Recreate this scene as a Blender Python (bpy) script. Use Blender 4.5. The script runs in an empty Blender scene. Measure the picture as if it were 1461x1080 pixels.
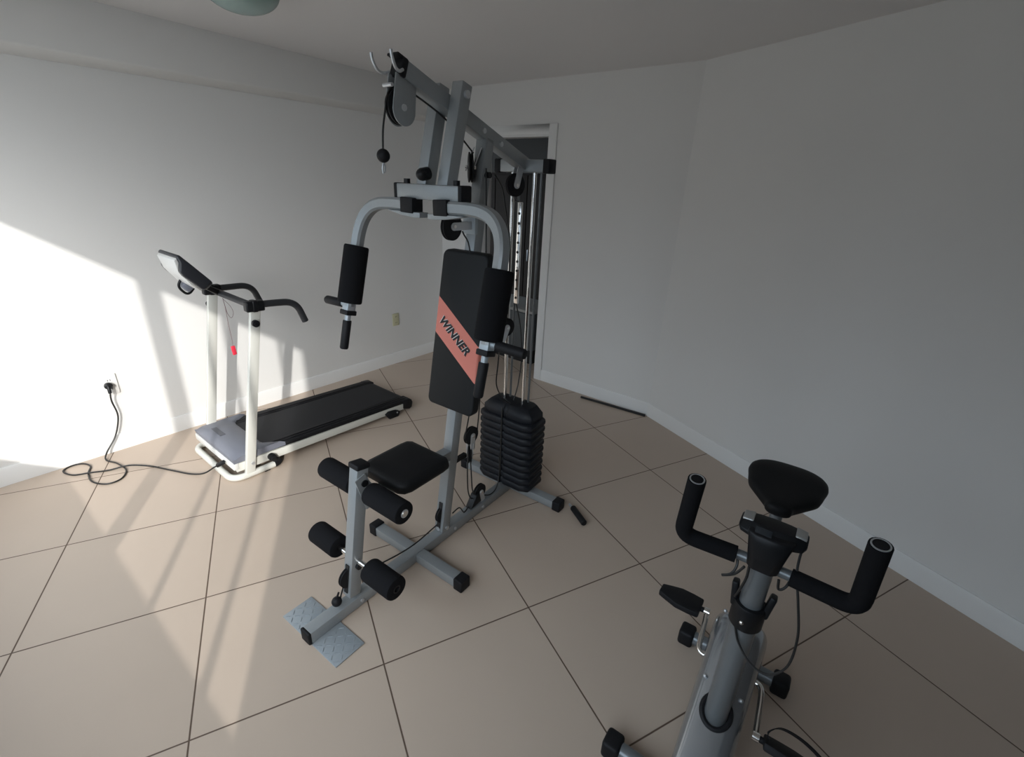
import bpy, bmesh, math
from mathutils import Vector, Matrix

scn = bpy.context.scene
COL = scn.collection
PI = math.pi
rad = math.radians

# ---------------------------------------------------------------- camera, sky, sun, exposure
cam_d = bpy.data.cameras.new('camera')
cam_o = bpy.data.objects.new('camera', cam_d)
COL.objects.link(cam_o)
_P, _Y, _R = 1.17715882, -0.479067996, 0.0435542361
rot = (Matrix.Rotation(_Y, 3, 'Z') @ Matrix.Rotation(_P, 3, 'X') @ Matrix.Rotation(_R, 3, 'Z')).to_4x4()
cam_o.matrix_world = Matrix.Translation((1.03103, -2.43929, 1.63959)) @ rot
cam_d.sensor_fit = 'HORIZONTAL'
cam_d.sensor_width = 36.0
cam_d.lens = 670.616 / 1461 * 36.0
cam_d.clip_start = 0.02
scn.camera = cam_o

# room frame: t runs along the left wall, w is the distance from it into the room
TH = rad(24.86)
U = Vector((math.cos(TH), math.sin(TH), 0))
NW = Vector((math.sin(TH), -math.cos(TH), 0))
LW = Vector((0.121, 0.957, 0))
def tw(t, w, z=0.0):
    return LW + U * t + NW * w + Vector((0, 0, z))

world = bpy.data.worlds.new('sky')
scn.world = world
world.use_nodes = True
wn_ = world.node_tree
bg = wn_.nodes['Background']
_el, _az = rad(22.0), rad(56.0)
sdir = U * (math.cos(_el) * math.cos(_az)) - NW * (math.cos(_el) * math.sin(_az)) + Vector((0, 0, -math.sin(_el)))
# hazy sky: even blue-white dome, brighter round the sun
SKY_BASE, SKY_GLOW, SKY_POW = 3.3, 7.0, 6.0
_tc = wn_.nodes.new('ShaderNodeTexCoord')
_dot = wn_.nodes.new('ShaderNodeVectorMath'); _dot.operation = 'DOT_PRODUCT'
wn_.links.new(_tc.outputs['Generated'], _dot.inputs[0])
_dot.inputs[1].default_value = tuple(-sdir)
_cl = wn_.nodes.new('ShaderNodeMath'); _cl.operation = 'MAXIMUM'; _cl.inputs[1].default_value = 0.0
wn_.links.new(_dot.outputs['Value'], _cl.inputs[0])
_pw = wn_.nodes.new('ShaderNodeMath'); _pw.operation = 'POWER'; _pw.inputs[1].default_value = SKY_POW
wn_.links.new(_cl.outputs[0], _pw.inputs[0])
_st = wn_.nodes.new('ShaderNodeMath'); _st.operation = 'MULTIPLY_ADD'
_st.inputs[1].default_value = SKY_GLOW
_sp = wn_.nodes.new('ShaderNodeSeparateXYZ')
wn_.links.new(_tc.outputs['Generated'], _sp.inputs[0])
_up = wn_.nodes.new('ShaderNodeMapRange'); _up.interpolation_type = 'SMOOTHSTEP'   # hazy dark skyline below, bright sky above
_up.inputs['From Min'].default_value = 0.0; _up.inputs['From Max'].default_value = 0.38
_up.inputs['To Min'].default_value = SKY_BASE * 0.20; _up.inputs['To Max'].default_value = SKY_BASE
wn_.links.new(_sp.outputs['Z'], _up.inputs['Value'])
wn_.links.new(_up.outputs['Result'], _st.inputs[2])
wn_.links.new(_pw.outputs[0], _st.inputs[0])
wn_.links.new(_st.outputs[0], bg.inputs['Strength'])
_mc = wn_.nodes.new('ShaderNodeMix'); _mc.data_type = 'RGBA'
wn_.links.new(_pw.outputs[0], _mc.inputs[0])
_mc.inputs[6].default_value = (0.72, 0.86, 1.0, 1)
_mc.inputs[7].default_value = (1.0, 0.97, 0.93, 1)
wn_.links.new(_mc.outputs[2], bg.inputs['Color'])

sun_d = bpy.data.lights.new('sun', 'SUN')
sun_d.energy = 2.7
sun_d.angle = rad(0.7)
sun_d.color = (1.0, 0.97, 0.92)
sun_o = bpy.data.objects.new('sun', sun_d)
COL.objects.link(sun_o)
sun_o.rotation_euler = sdir.to_track_quat('-Z', 'Y').to_euler()
sun_o.location = tw(-6, 8, 4)

# daylight entering through the window opening (sampling guide for the sky)
T0 = -1.25
W0, W1, ZS, ZH = 0.25, 3.72, 0.60, 2.155
por_d = bpy.data.lights.new('window_daylight', 'AREA')
por_d.shape = 'RECTANGLE'
por_d.size = W1 - W0
por_d.size_y = ZH - ZS
por_d.cycles.is_portal = True
por_o = bpy.data.objects.new('window_daylight', por_d)
COL.objects.link(por_o)
por_o.location = tw(T0 - 0.05, (W0 + W1) / 2, (ZS + ZH) / 2)
por_o.rotation_euler = U.to_track_quat('-Z', 'Y').to_euler()

vs = scn.view_settings
vs.view_transform = 'Standard'
vs.look = 'None'
vs.gamma = 1.0
vs.use_curve_mapping = False
vs.exposure = 0.13
scn.display_settings.display_device = 'sRGB'
scn.cycles.max_bounces = 10
scn.cycles.diffuse_bounces = 6
scn.cycles.use_denoising = True

# ---------------------------------------------------------------- materials
def mat(name, col, rough=0.5, metal=0.0, spec=0.5, noise=0.0, nscale=30.0, bump=0.0, bscale=200.0, rvar=0.0, coat=0.0):
    m = bpy.data.materials.new(name)
    m.use_nodes = True
    nt = m.node_tree
    b = nt.nodes['Principled BSDF']
    b.inputs['Base Color'].default_value = (*col, 1)
    b.inputs['Roughness'].default_value = rough
    b.inputs['Metallic'].default_value = metal
    b.inputs['Specular IOR Level'].default_value = spec
    b.inputs['Coat Weight'].default_value = coat
    tc = nt.nodes.new('ShaderNodeTexCoord')
    if noise > 0 or rvar > 0:
        n = nt.nodes.new('ShaderNodeTexNoise')
        n.inputs['Scale'].default_value = nscale
        n.inputs['Detail'].default_value = 4
        nt.links.new(tc.outputs['Object'], n.inputs['Vector'])
        if noise > 0:
            mr = nt.nodes.new('ShaderNodeMapRange')
            mr.inputs['To Min'].default_value = 1 - noise
            mr.inputs['To Max'].default_value = 1 + noise
            nt.links.new(n.outputs['Fac'], mr.inputs['Value'])
            mx = nt.nodes.new('ShaderNodeMix')
            mx.data_type = 'RGBA'
            mx.blend_type = 'MULTIPLY'
            mx.inputs[0].default_value = 1.0
            mx.inputs[6].default_value = (*col, 1)
            nt.links.new(mr.outputs['Result'], mx.inputs[7])
            nt.links.new(mx.outputs[2], b.inputs['Base Color'])
        if rvar > 0:
            m2 = nt.nodes.new('ShaderNodeMapRange')
            m2.inputs['To Min'].default_value = max(0.02, rough - rvar)
            m2.inputs['To Max'].default_value = min(1, rough + rvar)
            nt.links.new(n.outputs['Fac'], m2.inputs['Value'])
            nt.links.new(m2.outputs['Result'], b.inputs['Roughness'])
    if bump > 0:
        n2 = nt.nodes.new('ShaderNodeTexNoise')
        n2.inputs['Scale'].default_value = bscale
        n2.inputs['Detail'].default_value = 3
        nt.links.new(tc.outputs['Object'], n2.inputs['Vector'])
        bp = nt.nodes.new('ShaderNodeBump')
        bp.inputs['Strength'].default_value = bump
        bp.inputs['Distance'].default_value = 0.002
        nt.links.new(n2.outputs['Fac'], bp.inputs['Height'])
        nt.links.new(bp.outputs['Normal'], b.inputs['Normal'])
    return m

M_wall = mat('wall_paint', (0.71, 0.705, 0.69), 0.75, noise=0.015, nscale=3, bump=0.08, bscale=120)
M_near = mat('bounce_cut_wall', (0.11, 0.095, 0.085), 0.7, noise=0.02, nscale=3)  # walls out of view, darkened to cut the light they bounce back
M_ceil = mat('ceiling_paint', (0.72, 0.71, 0.71), 0.85, noise=0.012, nscale=2)
M_trim = mat('trim_paint', (0.76, 0.76, 0.75), 0.4, noise=0.01, nscale=6)
M_frame = mat('window_frame_paint', (0.75, 0.75, 0.75), 0.5)
M_ground = mat('outdoor_ground', (0.16, 0.155, 0.14), 0.9, noise=0.1, nscale=4)
M_gym = mat('silver_hammered_paint', (0.285, 0.305, 0.315), 0.38, metal=0.35, noise=0.05, nscale=120, bump=0.1, bscale=260)
M_plate = mat('galvanised_plate', (0.36, 0.40, 0.43), 0.42, metal=0.35, noise=0.05, nscale=60)
M_chrome = mat('chrome', (0.80, 0.79, 0.77), 0.13, metal=1.0)
M_zinc = mat('zinc_bracket', (0.58, 0.60, 0.62), 0.35, metal=0.7)
M_foam = mat('black_foam', (0.007, 0.0072, 0.0085), 0.9, spec=0.15, noise=0.15, nscale=90, bump=0.25, bscale=500)
M_plastic = mat('black_plastic', (0.008, 0.0085, 0.010), 0.42, spec=0.25, noise=0.08, nscale=50)
M_rubber = mat('black_rubber', (0.008, 0.008, 0.0095), 0.6, spec=0.25, noise=0.1, nscale=60)
M_weight = mat('black_weight_shell', (0.007, 0.0085, 0.012), 0.5, spec=0.25, bump=0.15, bscale=180)
M_cable = mat('black_cable', (0.012, 0.012, 0.012), 0.45)
M_vinyl = mat('black_vinyl', (0.007, 0.0075, 0.0085), 0.55, spec=0.2, bump=0.2, bscale=320)
M_tw = mat('cream_steel_paint', (0.60, 0.60, 0.555), 0.35, noise=0.01)
M_hood = mat('grey_motor_hood', (0.155, 0.165, 0.20), 0.42, noise=0.03, nscale=30)
M_hoodmark = mat('hood_dark_print', (0.085, 0.09, 0.11), 0.45)
M_belt = mat('running_belt', (0.013, 0.0135, 0.016), 0.55, spec=0.25, noise=0.12, nscale=60, bump=0.2, bscale=300)
M_con = mat('console_black', (0.022, 0.024, 0.03), 0.4)
M_conw = mat('console_white', (0.66, 0.66, 0.64), 0.4)
M_grip = mat('dark_grip', (0.022, 0.024, 0.028), 0.5)
M_red = mat('red_plastic', (0.65, 0.03, 0.06), 0.4)
M_string = mat('lanyard', (0.16, 0.08, 0.09), 0.7)
M_bike = mat('bike_grey_paint', (0.17, 0.185, 0.195), 0.33, metal=0.4, noise=0.03, nscale=60)
M_shroud = mat('bike_silver_shroud', (0.36, 0.38, 0.40), 0.2, metal=0.75, noise=0.02, nscale=20, coat=0.3)
M_screen = mat('grey_silver_panel', (0.36, 0.36, 0.35), 0.3, metal=0.4)
M_lcd = mat('display_glass', (0.02, 0.025, 0.03), 0.1)
M_outlet = mat('ivory_outlet', (0.55, 0.53, 0.36), 0.45)
M_outw = mat('white_outlet', (0.74, 0.74, 0.72), 0.45)
M_slot = mat('outlet_slot', (0.03, 0.03, 0.03), 0.6)
M_lampg = mat('green_lamp_glass', (0.30, 0.42, 0.40), 0.25, coat=0.4)
M_lampb = mat('lamp_base', (0.55, 0.56, 0.55), 0.4)
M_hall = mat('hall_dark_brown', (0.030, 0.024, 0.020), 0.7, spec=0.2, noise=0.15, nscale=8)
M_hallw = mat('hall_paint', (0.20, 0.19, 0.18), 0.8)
M_cab = mat('grey_laminate', (0.075, 0.08, 0.083), 0.45, noise=0.04)
M_cabtop = mat('pale_worktop', (0.30, 0.295, 0.28), 0.4, noise=0.04)
M_dark = mat('dark_gap_strip', (0.012, 0.012, 0.012), 0.6)  # black for strip and plinths; also paints the shade inside slots and holes
M_white_txt = mat('white_print', (0.7, 0.7, 0.68), 0.5)
M_black_txt = mat('black_print', (0.006, 0.006, 0.008), 0.6)

def floor_material():
    m = bpy.data.materials.new('beige_floor_tiles')
    m.use_nodes = True
    nt = m.node_tree
    b = nt.nodes['Principled BSDF']
    tc = nt.nodes.new('ShaderNodeTexCoord')
    sep = nt.nodes.new('ShaderNodeSeparateXYZ')
    nt.links.new(tc.outputs['Object'], sep.inputs[0])
    def math_n(op, a, bb=None, c=None):
        n = nt.nodes.new('ShaderNodeMath')
        n.operation = op
        for i, v in enumerate((a, bb, c)):
            if v is None:
                continue
            if isinstance(v, (int, float)):
                n.inputs[i].default_value = v
            else:
                nt.links.new(v, n.inputs[i])
        return n.outputs[0]
    T = 0.6
    cells, dists = [], []
    for ax in ('X', 'Y'):
        s = math_n('DIVIDE', sep.outputs[ax], T)
        fl = math_n('ROUND', s)
        d = math_n('ABSOLUTE', math_n('SUBTRACT', s, fl))
        dists.append(math_n('MULTIPLY', d, T))
        cells.append(math_n('FLOOR', s))
    dm = math_n('MINIMUM', dists[0], dists[1])
    mr = nt.nodes.new('ShaderNodeMapRange')
    mr.interpolation_type = 'SMOOTHSTEP'
    mr.inputs['From Min'].default_value = 0.0015
    mr.inputs['From Max'].default_value = 0.0036
    nt.links.new(dm, mr.inputs['Value'])
    mask = mr.outputs['Result']
    comb = nt.nodes.new('ShaderNodeCombineXYZ')
    nt.links.new(cells[0], comb.inputs[0])
    nt.links.new(cells[1], comb.inputs[1])
    wn = nt.nodes.new('ShaderNodeTexWhiteNoise')
    nt.links.new(comb.outputs[0], wn.inputs['Vector'])
    noise = nt.nodes.new('ShaderNodeTexNoise')
    noise.inputs['Scale'].default_value = 5
    noise.inputs['Detail'].default_value = 6
    nt.links.new(tc.outputs['Object'], noise.inputs['Vector'])
    v = math_n('ADD', math_n('MULTIPLY', wn.outputs['Value'], 0.035), math_n('MULTIPLY', noise.outputs['Fac'], 0.07))
    v = math_n('ADD', v, 0.95)
    tile = nt.nodes.new('ShaderNodeMix')
    tile.data_type = 'RGBA'
    tile.blend_type = 'MULTIPLY'
    tile.inputs[0].default_value = 1
    tile.inputs[6].default_value = (0.49, 0.398, 0.322, 1)
    nt.links.new(v, tile.inputs[7])
    mx = nt.nodes.new('ShaderNodeMix')
    mx.data_type = 'RGBA'
    nt.links.new(mask, mx.inputs[0])
    mx.inputs[6].default_value = (0.10, 0.065, 0.045, 1)
    nt.links.new(tile.outputs[2], mx.inputs[7])
    nt.links.new(mx.outputs[2], b.inputs['Base Color'])
    rr = nt.nodes.new('ShaderNodeMapRange')
    rr.inputs['To Min'].default_value = 0.7
    rr.inputs['To Max'].default_value = 0.36
    nt.links.new(mask, rr.inputs['Value'])
    nt.links.new(rr.outputs['Result'], b.inputs['Roughness'])
    b.inputs['Specular IOR Level'].default_value = 0.4
    bp = nt.nodes.new('ShaderNodeBump')
    bp.inputs['Strength'].default_value = 0.5
    bp.inputs['Distance'].default_value = 0.002
    nt.links.new(mask, bp.inputs['Height'])
    nt.links.new(bp.outputs['Normal'], b.inputs['Normal'])
    return m
M_floor = floor_material()

def pad_material():
    # black vinyl with one diagonal salmon band printed across it
    m = mat('black_vinyl_with_salmon_band', (0.008, 0.009, 0.010), 0.55, spec=0.25, bump=0.12, bscale=320)
    nt = m.node_tree
    b = nt.nodes['Principled BSDF']
    tc = nt.nodes.new('ShaderNodeTexCoord')
    sep = nt.nodes.new('ShaderNodeSeparateXYZ')
    nt.links.new(tc.outputs['Object'], sep.inputs[0])
    a = nt.nodes.new('ShaderNodeMath'); a.operation = 'MULTIPLY_ADD'
    nt.links.new(sep.outputs['Y'], a.inputs[0])
    a.inputs[1].default_value = -0.70
    nt.links.new(sep.outputs['Z'], a.inputs[2])
    g = nt.nodes.new('ShaderNodeMath'); g.operation = 'GREATER_THAN'
    nt.links.new(a.outputs[0], g.inputs[0]); g.inputs[1].default_value = 0.952
    l = nt.nodes.new('ShaderNodeMath'); l.operation = 'LESS_THAN'
    nt.links.new(a.outputs[0], l.inputs[0]); l.inputs[1].default_value = 1.108
    f = nt.nodes.new('ShaderNodeMath'); f.operation = 'MULTIPLY'
    nt.links.new(g.outputs[0], f.inputs[0]); nt.links.new(l.outputs[0], f.inputs[1])
    mx = nt.nodes.new('ShaderNodeMix'); mx.data_type = 'RGBA'
    nt.links.new(f.outputs[0], mx.inputs[0])
    mx.inputs[6].default_value = (0.008, 0.009, 0.010, 1)
    mx.inputs[7].default_value = (0.60, 0.20, 0.155, 1)
    nt.links.new(mx.outputs[2], b.inputs['Base Color'])
    return m
M_pad = pad_material()

# ---------------------------------------------------------------- mesh helpers
def V(*a):
    return Vector(a)

def obj(name, bm, m, parent=None, bevel=0.0, seg=2, sharp=38, smooth=True):
    if bevel > 0:
        bmesh.ops.remove_doubles(bm, verts=bm.verts, dist=1e-6)
        bm.normal_update()
        es = [e for e in bm.edges if len(e.link_faces) == 2 and e.calc_face_angle(0) > rad(40)]
        bmesh.ops.bevel(bm, geom=es, offset=bevel, segments=seg, affect='EDGES', profile=0.5, clamp_overlap=True)
    bmesh.ops.recalc_face_normals(bm, faces=bm.faces)
    bm.normal_update()
    for f in bm.faces:
        f.smooth = smooth
    for e in bm.edges:
        if len(e.link_faces) == 2 and e.calc_face_angle(0) > rad(sharp):
            e.smooth = False
    me = bpy.data.meshes.new(name)
    bm.to_mesh(me)
    bm.free()
    me.materials.append(m)
    o = bpy.data.objects.new(name, me)
    COL.objects.link(o)
    if parent is not None:
        o.parent = parent
    return o

def thing(name, label, cat, loc, rz=0.0, group=None):
    o = bpy.data.objects.new(name, None)
    o.empty_display_size = 0.1
    COL.objects.link(o)
    o.location = loc
    o.rotation_euler = (0, 0, rz)
    o['label'] = label
    o['category'] = cat
    if group:
        o['group'] = group
    return o

def tag(o, label, cat, group=None):
    o['label'] = label
    o['category'] = cat
    if group:
        o['group'] = group
    return o

def struct(name, bm, m, parent=None, bevel=0.0):
    o = obj(name, bm, m, parent, bevel)
    if parent is None:
        o['kind'] = 'structure'
    return o

def NB():
    return bmesh.new()

def hexa(bm, c):
    """c: 8 corners, 4 around one end then 4 around the other."""
    vs_ = [bm.verts.new(p) for p in c]
    for f in ((3, 2, 1, 0), (4, 5, 6, 7), (0, 1, 5, 4), (1, 2, 6, 5), (2, 3, 7, 6), (3, 0, 4, 7)):
        bm.faces.new([vs_[i] for i in f])
    return bm

def box(bm, lo, hi):
    x0, y0, z0 = lo
    x1, y1, z1 = hi
    return hexa(bm, [V(x0, y0, z0), V(x1, y0, z0), V(x1, y1, z0), V(x0, y1, z0),
                     V(x0, y0, z1), V(x1, y0, z1), V(x1, y1, z1), V(x0, y1, z1)])

def obox(bm, c, ax, ay, az):
    """box from centre and three half-extent vectors"""
    c = Vector(c)
    return hexa(bm, [c - ax - ay - az, c + ax - ay - az, c + ax + ay - az, c - ax + ay - az,
                     c - ax - ay + az, c + ax - ay + az, c + ax + ay + az, c - ax + ay + az])

def beam(bm, p, q, w, h, side):
    """rectangular bar p->q; width w along 'side', height h across"""
    p, q, side = Vector(p), Vector(q), Vector(side)
    d = (q - p).normalized()
    s = (side - d * side.dot(d)).normalized()
    u = d.cross(s).normalized()
    s *= w / 2
    u *= h / 2
    return hexa(bm, [p - s - u, p + s - u, p + s + u, p - s + u, q - s - u, q + s - u, q + s + u, q - s + u])

def frame_of(d):
    d = d.normalized()
    r = V(0, 0, 1) if abs(d.z) < 0.9 else V(1, 0, 0)
    a = d.cross(r).normalized()
    return a, d.cross(a).normalized()

def loft(bm, rings, cap=True, closed=False):
    vr = [[bm.verts.new(p) for p in r] for r in rings]
    n = len(vr[0])
    m = len(vr)
    for i in range(m if closed else m - 1):
        a, b = vr[i], vr[(i + 1) % m]
        for k in range(n):
            bm.faces.new([a[k], a[(k + 1) % n], b[(k + 1) % n], b[k]])
    if cap and not closed:
        bm.faces.new(list(reversed(vr[0])))
        bm.faces.new(vr[-1])
    return bm

def cyl(bm, p, q, r, r2=None, n=24):
    p, q = Vector(p), Vector(q)
    a, b = frame_of(q - p)
    r2 = r if r2 is None else r2
    cs = [(math.cos(2 * PI * k / n), math.sin(2 * PI * k / n)) for k in range(n)]
    return loft(bm, [[p + a * (r * c) + b * (r * s) for c, s in cs], [q + a * (r2 * c) + b * (r2 * s) for c, s in cs]])

def lathe(bm, o, axis, prof, n=32, closed=False):
    """prof: list of (distance along axis, radius)"""
    o, axis = Vector(o), Vector(axis).normalized()
    a, b = frame_of(axis)
    cs = [(math.cos(2 * PI * k / n), math.sin(2 * PI * k / n)) for k in range(n)]
    return loft(bm, [[o + axis * h + a * (r * c) + b * (r * s) for c, s in cs] for h, r in prof], closed=closed)

def spline(pts, sub=8):
    pts = [Vector(p) for p in pts]
    if len(pts) < 3 or sub <= 1:
        return pts
    out = []
    P = [pts[0] * 2 - pts[1]] + pts + [pts[-1] * 2 - pts[-2]]
    for i in range(1, len(P) - 2):
        p0, p1, p2, p3 = P[i - 1], P[i], P[i + 1], P[i + 2]
        for k in range(sub):
            t = k / sub
            out.append(0.5 * ((2 * p1) + (p2 - p0) * t + (2 * p0 - 5 * p1 + 4 * p2 - p3) * t * t + (3 * p1 - p0 - 3 * p2 + p3) * t ** 3))
    out.append(pts[-1])
    return out

def rounded(pts, r, k=6):
    """polyline with its corners rounded by radius-like distance r"""
    pts = [Vector(p) for p in pts]
    out = [pts[0]]
    for i in range(1, len(pts) - 1):
        a, b, c = pts[i - 1], pts[i], pts[i + 1]
        d1 = min(r, (a - b).length * 0.49)
        d2 = min(r, (c - b).length * 0.49)
        p = b + (a - b).normalized() * d1
        q = b + (c - b).normalized() * d2
        for j in range(k + 1):
            t = j / k
            out.append(p * (1 - t) ** 2 + b * (2 * t * (1 - t)) + q * t * t)
    out.append(pts[-1])
    return out

def sweep(bm, pts, r, n=12, section=None, up=None):
    """round tube (radius r) or a custom 2D section along pts, parallel transported"""
    pts = [Vector(p) for p in pts]
    m = len(pts)
    tang = []
    for i in range(m):
        d = pts[min(i + 1, m - 1)] - pts[max(i - 1, 0)]
        tang.append(d.normalized())
    if up is None:
        a, _ = frame_of(tang[0])
    else:
        a = Vector(up)
        a = (a - tang[0] * a.dot(tang[0])).normalized()
    if section is None:
        section = [(math.cos(2 * PI * k / n), math.sin(2 * PI * k / n)) for k in range(n)]
        section = [(x * r, y * r) for x, y in section]
    rings = []
    for i in range(m):
        if i:
            a = (a - tang[i] * a.dot(tang[i])).normalized()
        b = tang[i].cross(a)
        rings.append([pts[i] + a * x + b * y for x, y in section])
    return loft(bm, rings)

def rect_section(w, h, c):
    x, y = w / 2, h / 2
    return [(x - c, y), (-x + c, y), (-x, y - c), (-x, -y + c), (-x + c, -y), (x - c, -y), (x, -y + c), (x, y - c)]

def prism(bm, outline, ext):
    ext = Vector(ext)
    a = [Vector(p) for p in outline]
    return loft(bm, [a, [p + ext for p in a]])

def sphere(bm, c, r, sx=1, sy=1, sz=1, seg=24):
    bmesh.ops.create_uvsphere(bm, u_segments=seg, v_segments=seg // 2, radius=r,
                              matrix=Matrix.Translation(c) @ Matrix.Diagonal((sx, sy, sz, 1)))
    return bm

# ---------------------------------------------------------------- the room
DWT = 2.68                                   # the door wall stands at t = DWT
CEIL = 2.36
CORN = V(3.513, 0.012, 0)                    # where door wall and right wall meet
WB = 4.75                                    # near wall distance
def tz(t, w, z): return tw(t, w, z)
BK = tw(T0, WB)
RX = 3.513
# floor point on the right wall where the back wall meets it (line from BK along U hits x = RX)
s_ = (RX - BK.x) / U.x
BR = BK + U * s_

bm = NB()
fo = [tw(T0, -0.0), BK, BR, CORN.copy(), tw(DWT, 0)]
prism(bm, [p + V(0, 0, -0.1) for p in fo], (0, 0, 0.1))
struct('floor', bm, M_floor)
bm = NB()
prism(bm, [p + V(0, 0, CEIL) for p in (tw(T0 - .15, -0.12), tw(T0 - .15, WB + .1), BR + V(.12, -.2, 0), CORN + V(.12, .05, 0), tw(DWT + .12, 2.2), tw(DWT + .12, -0.12))], (0, 0, 0.1))
struct('ceiling', bm, M_ceil)

def wall_slab(bm, p, q, z0, z1, off):
    p, q, off = Vector(p), Vector(q), Vector(off)
    a, b = V(0, 0, z0), V(0, 0, z1)
    return hexa(bm, [p + a, q + a, q + off + a, p + off + a, p + b, q + b, q + off + b, p + off + b])

bm = NB()
wall_slab(bm, tw(T0, 0), tw(DWT, 0), 0, CEIL, -NW * 0.12)
struct('wall_left', bm, M_wall)
# soffit: a shallow box-out under the ceiling, slightly out of parallel, sloped underside
bm = NB()
sa = [tw(T0, 0, 2.095), tw(T0, 0.20, 2.125), tw(T0, 0.24, CEIL + .02), tw(T0, 0, CEIL + .02)]
sm = [tw(0.9, 0, 2.095), tw(0.9, 0.105, 2.125), tw(0.9, 0.12, CEIL + .02), tw(0.9, 0, CEIL + .02)]
sb = [tw(DWT, 0, 2.095), tw(DWT, 0.055, 2.135), tw(DWT, 0.03, CEIL + .02), tw(DWT, 0, CEIL + .02)]
loft(bm, [sa, sm, sb])
struct('trim_1', bm, M_wall, bevel=0.008)

DO0, DO1, DOZ = 0.50, 1.19, 1.99             # door opening
bm = NB()
wall_slab(bm, tw(DWT, 0), tw(DWT, DO0), 0, CEIL, U * 0.12)
wall_slab(bm, tw(DWT, DO1), CORN, 0, CEIL, U * 0.12)
wall_slab(bm, tw(DWT, DO0), tw(DWT, DO1), DOZ, CEIL, U * 0.12)
struct('wall_back', bm, M_wall)
bm = NB()
wall_slab(bm, CORN, BR, 0, CEIL, (0.12, 0, 0))
struct('wall_right', bm, M_wall)
bm = NB()
wall_slab(bm, BK, BR, 0, CEIL, NW * 0.12)
struct('wall_near', bm, M_near)
# window wall with its wide opening
bm = NB()
o_ = -U * 0.12
wall_slab(bm, tw(T0, 0), tw(T0, W0), 0, CEIL, o_)
wall_slab(bm, tw(T0, W1), tw(T0, WB), 0, CEIL, o_)
wall_slab(bm, tw(T0, W0), tw(T0, W1), 0, ZS, o_)
wall_slab(bm, tw(T0, W0), tw(T0, W1), ZH, CEIL, o_)
struct('wall_window', bm, M_near)
wroot = bpy.data.objects.new('window_1', None)
COL.objects.link(wroot)
wroot['kind'] = 'structure'
wroot.location = tw(T0, (W0 + W1) / 2, ZS)
wroot.rotation_euler = (0, 0, TH)
wc = (W0 + W1) / 2
bm = NB()
for a, b, d in ((W0, W0 + .03, .045), (2.220, 2.325, .045), (2.795, 2.825, .025), (3.315, 3.345, .025), (W1 - .03, W1, .045)):
    box(bm, (-d, -(b - wc), 0), (-0.005, -(a - wc), ZH - ZS))
box(bm, (-0.05, -(W1 - wc), 0), (-0.002, -(W0 - wc), 0.03))
box(bm, (-0.05, -(W1 - wc), ZH - ZS - 0.012), (-0.002, -(W0 - wc), ZH - ZS))
obj('window_frame', bm, M_frame, wroot)
# ground outside
bm = NB()
prism(bm, [tw(T0 - .12, -6, -0.25), tw(T0 - .12, 9, -0.25), tw(T0 - 14, 9, -0.25), tw(T0 - 14, -6, -0.25)], (0, 0, -0.1))
struct('ground', bm, M_ground)

# baseboards
BBH, BBD = 0.105, 0.012
def baseboard(name, p, q, inward):
    bm = NB()
    p, q, i = Vector(p), Vector(q), Vector(inward)
    pr = [(0, 0), (BBD, 0), (BBD, BBH - 0.012), (BBD - 0.005, BBH), (0, BBH)]
    loft(bm, [[p + i * a + V(0, 0, b) for a, b in pr], [q + i * a + V(0, 0, b) for a, b in pr]])
    return struct(name, bm, M_trim)
baseboard('baseboard_left', tw(T0, 0), tw(DWT, 0), NW)
baseboard('baseboard_back', tw(DWT, DO1 + 0.07), CORN, -U)
baseboard('baseboard_right', CORN, BR, (-1, 0, 0))

# door casing and the dark hallway behind it
bm = NB()
TRW = 0.07
for a, b, z0, z1 in ((DO0 - TRW, DO0, 0, DOZ + TRW), (DO1, DO1 + TRW, 0, DOZ + TRW), (DO0, DO1, DOZ, DOZ + TRW)):
    wall_slab(bm, tw(DWT - 0.014, a), tw(DWT - 0.014, b), z0, z1, U * 0.03)
wall_slab(bm, tw(DWT + .0, DO1 - 0.012), tw(DWT + .0, DO1), 0, DOZ, U * 0.12)
wall_slab(bm, tw(DWT + .0, DO0), tw(DWT + .0, DO0 + 0.012), 0, DOZ, U * 0.12)
wall_slab(bm, tw(DWT + .0, DO0), tw(DWT + .0, DO1), DOZ - 0.012, DOZ, U * 0.12)
struct('door_1', bm, M_trim, bevel=0.003)
HT = 4.3
bm = NB()
prism(bm, [tw(DWT, -0.9, -0.1), tw(DWT, 1.9, -0.1), tw(HT, 1.9, -0.1), tw(HT, -0.9, -0.1)], (0, 0, 0.1))
struct('floor_hall', bm, M_floor)
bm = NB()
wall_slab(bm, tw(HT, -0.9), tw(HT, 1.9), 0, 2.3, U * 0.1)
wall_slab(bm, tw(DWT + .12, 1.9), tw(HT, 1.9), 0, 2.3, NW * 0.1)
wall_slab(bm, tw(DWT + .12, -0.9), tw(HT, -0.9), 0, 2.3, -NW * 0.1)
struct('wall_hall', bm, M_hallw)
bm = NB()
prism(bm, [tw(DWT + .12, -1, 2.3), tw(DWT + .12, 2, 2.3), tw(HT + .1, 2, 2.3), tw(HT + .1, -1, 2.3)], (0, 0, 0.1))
struct('ceiling_hall', bm, M_hall)
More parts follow.
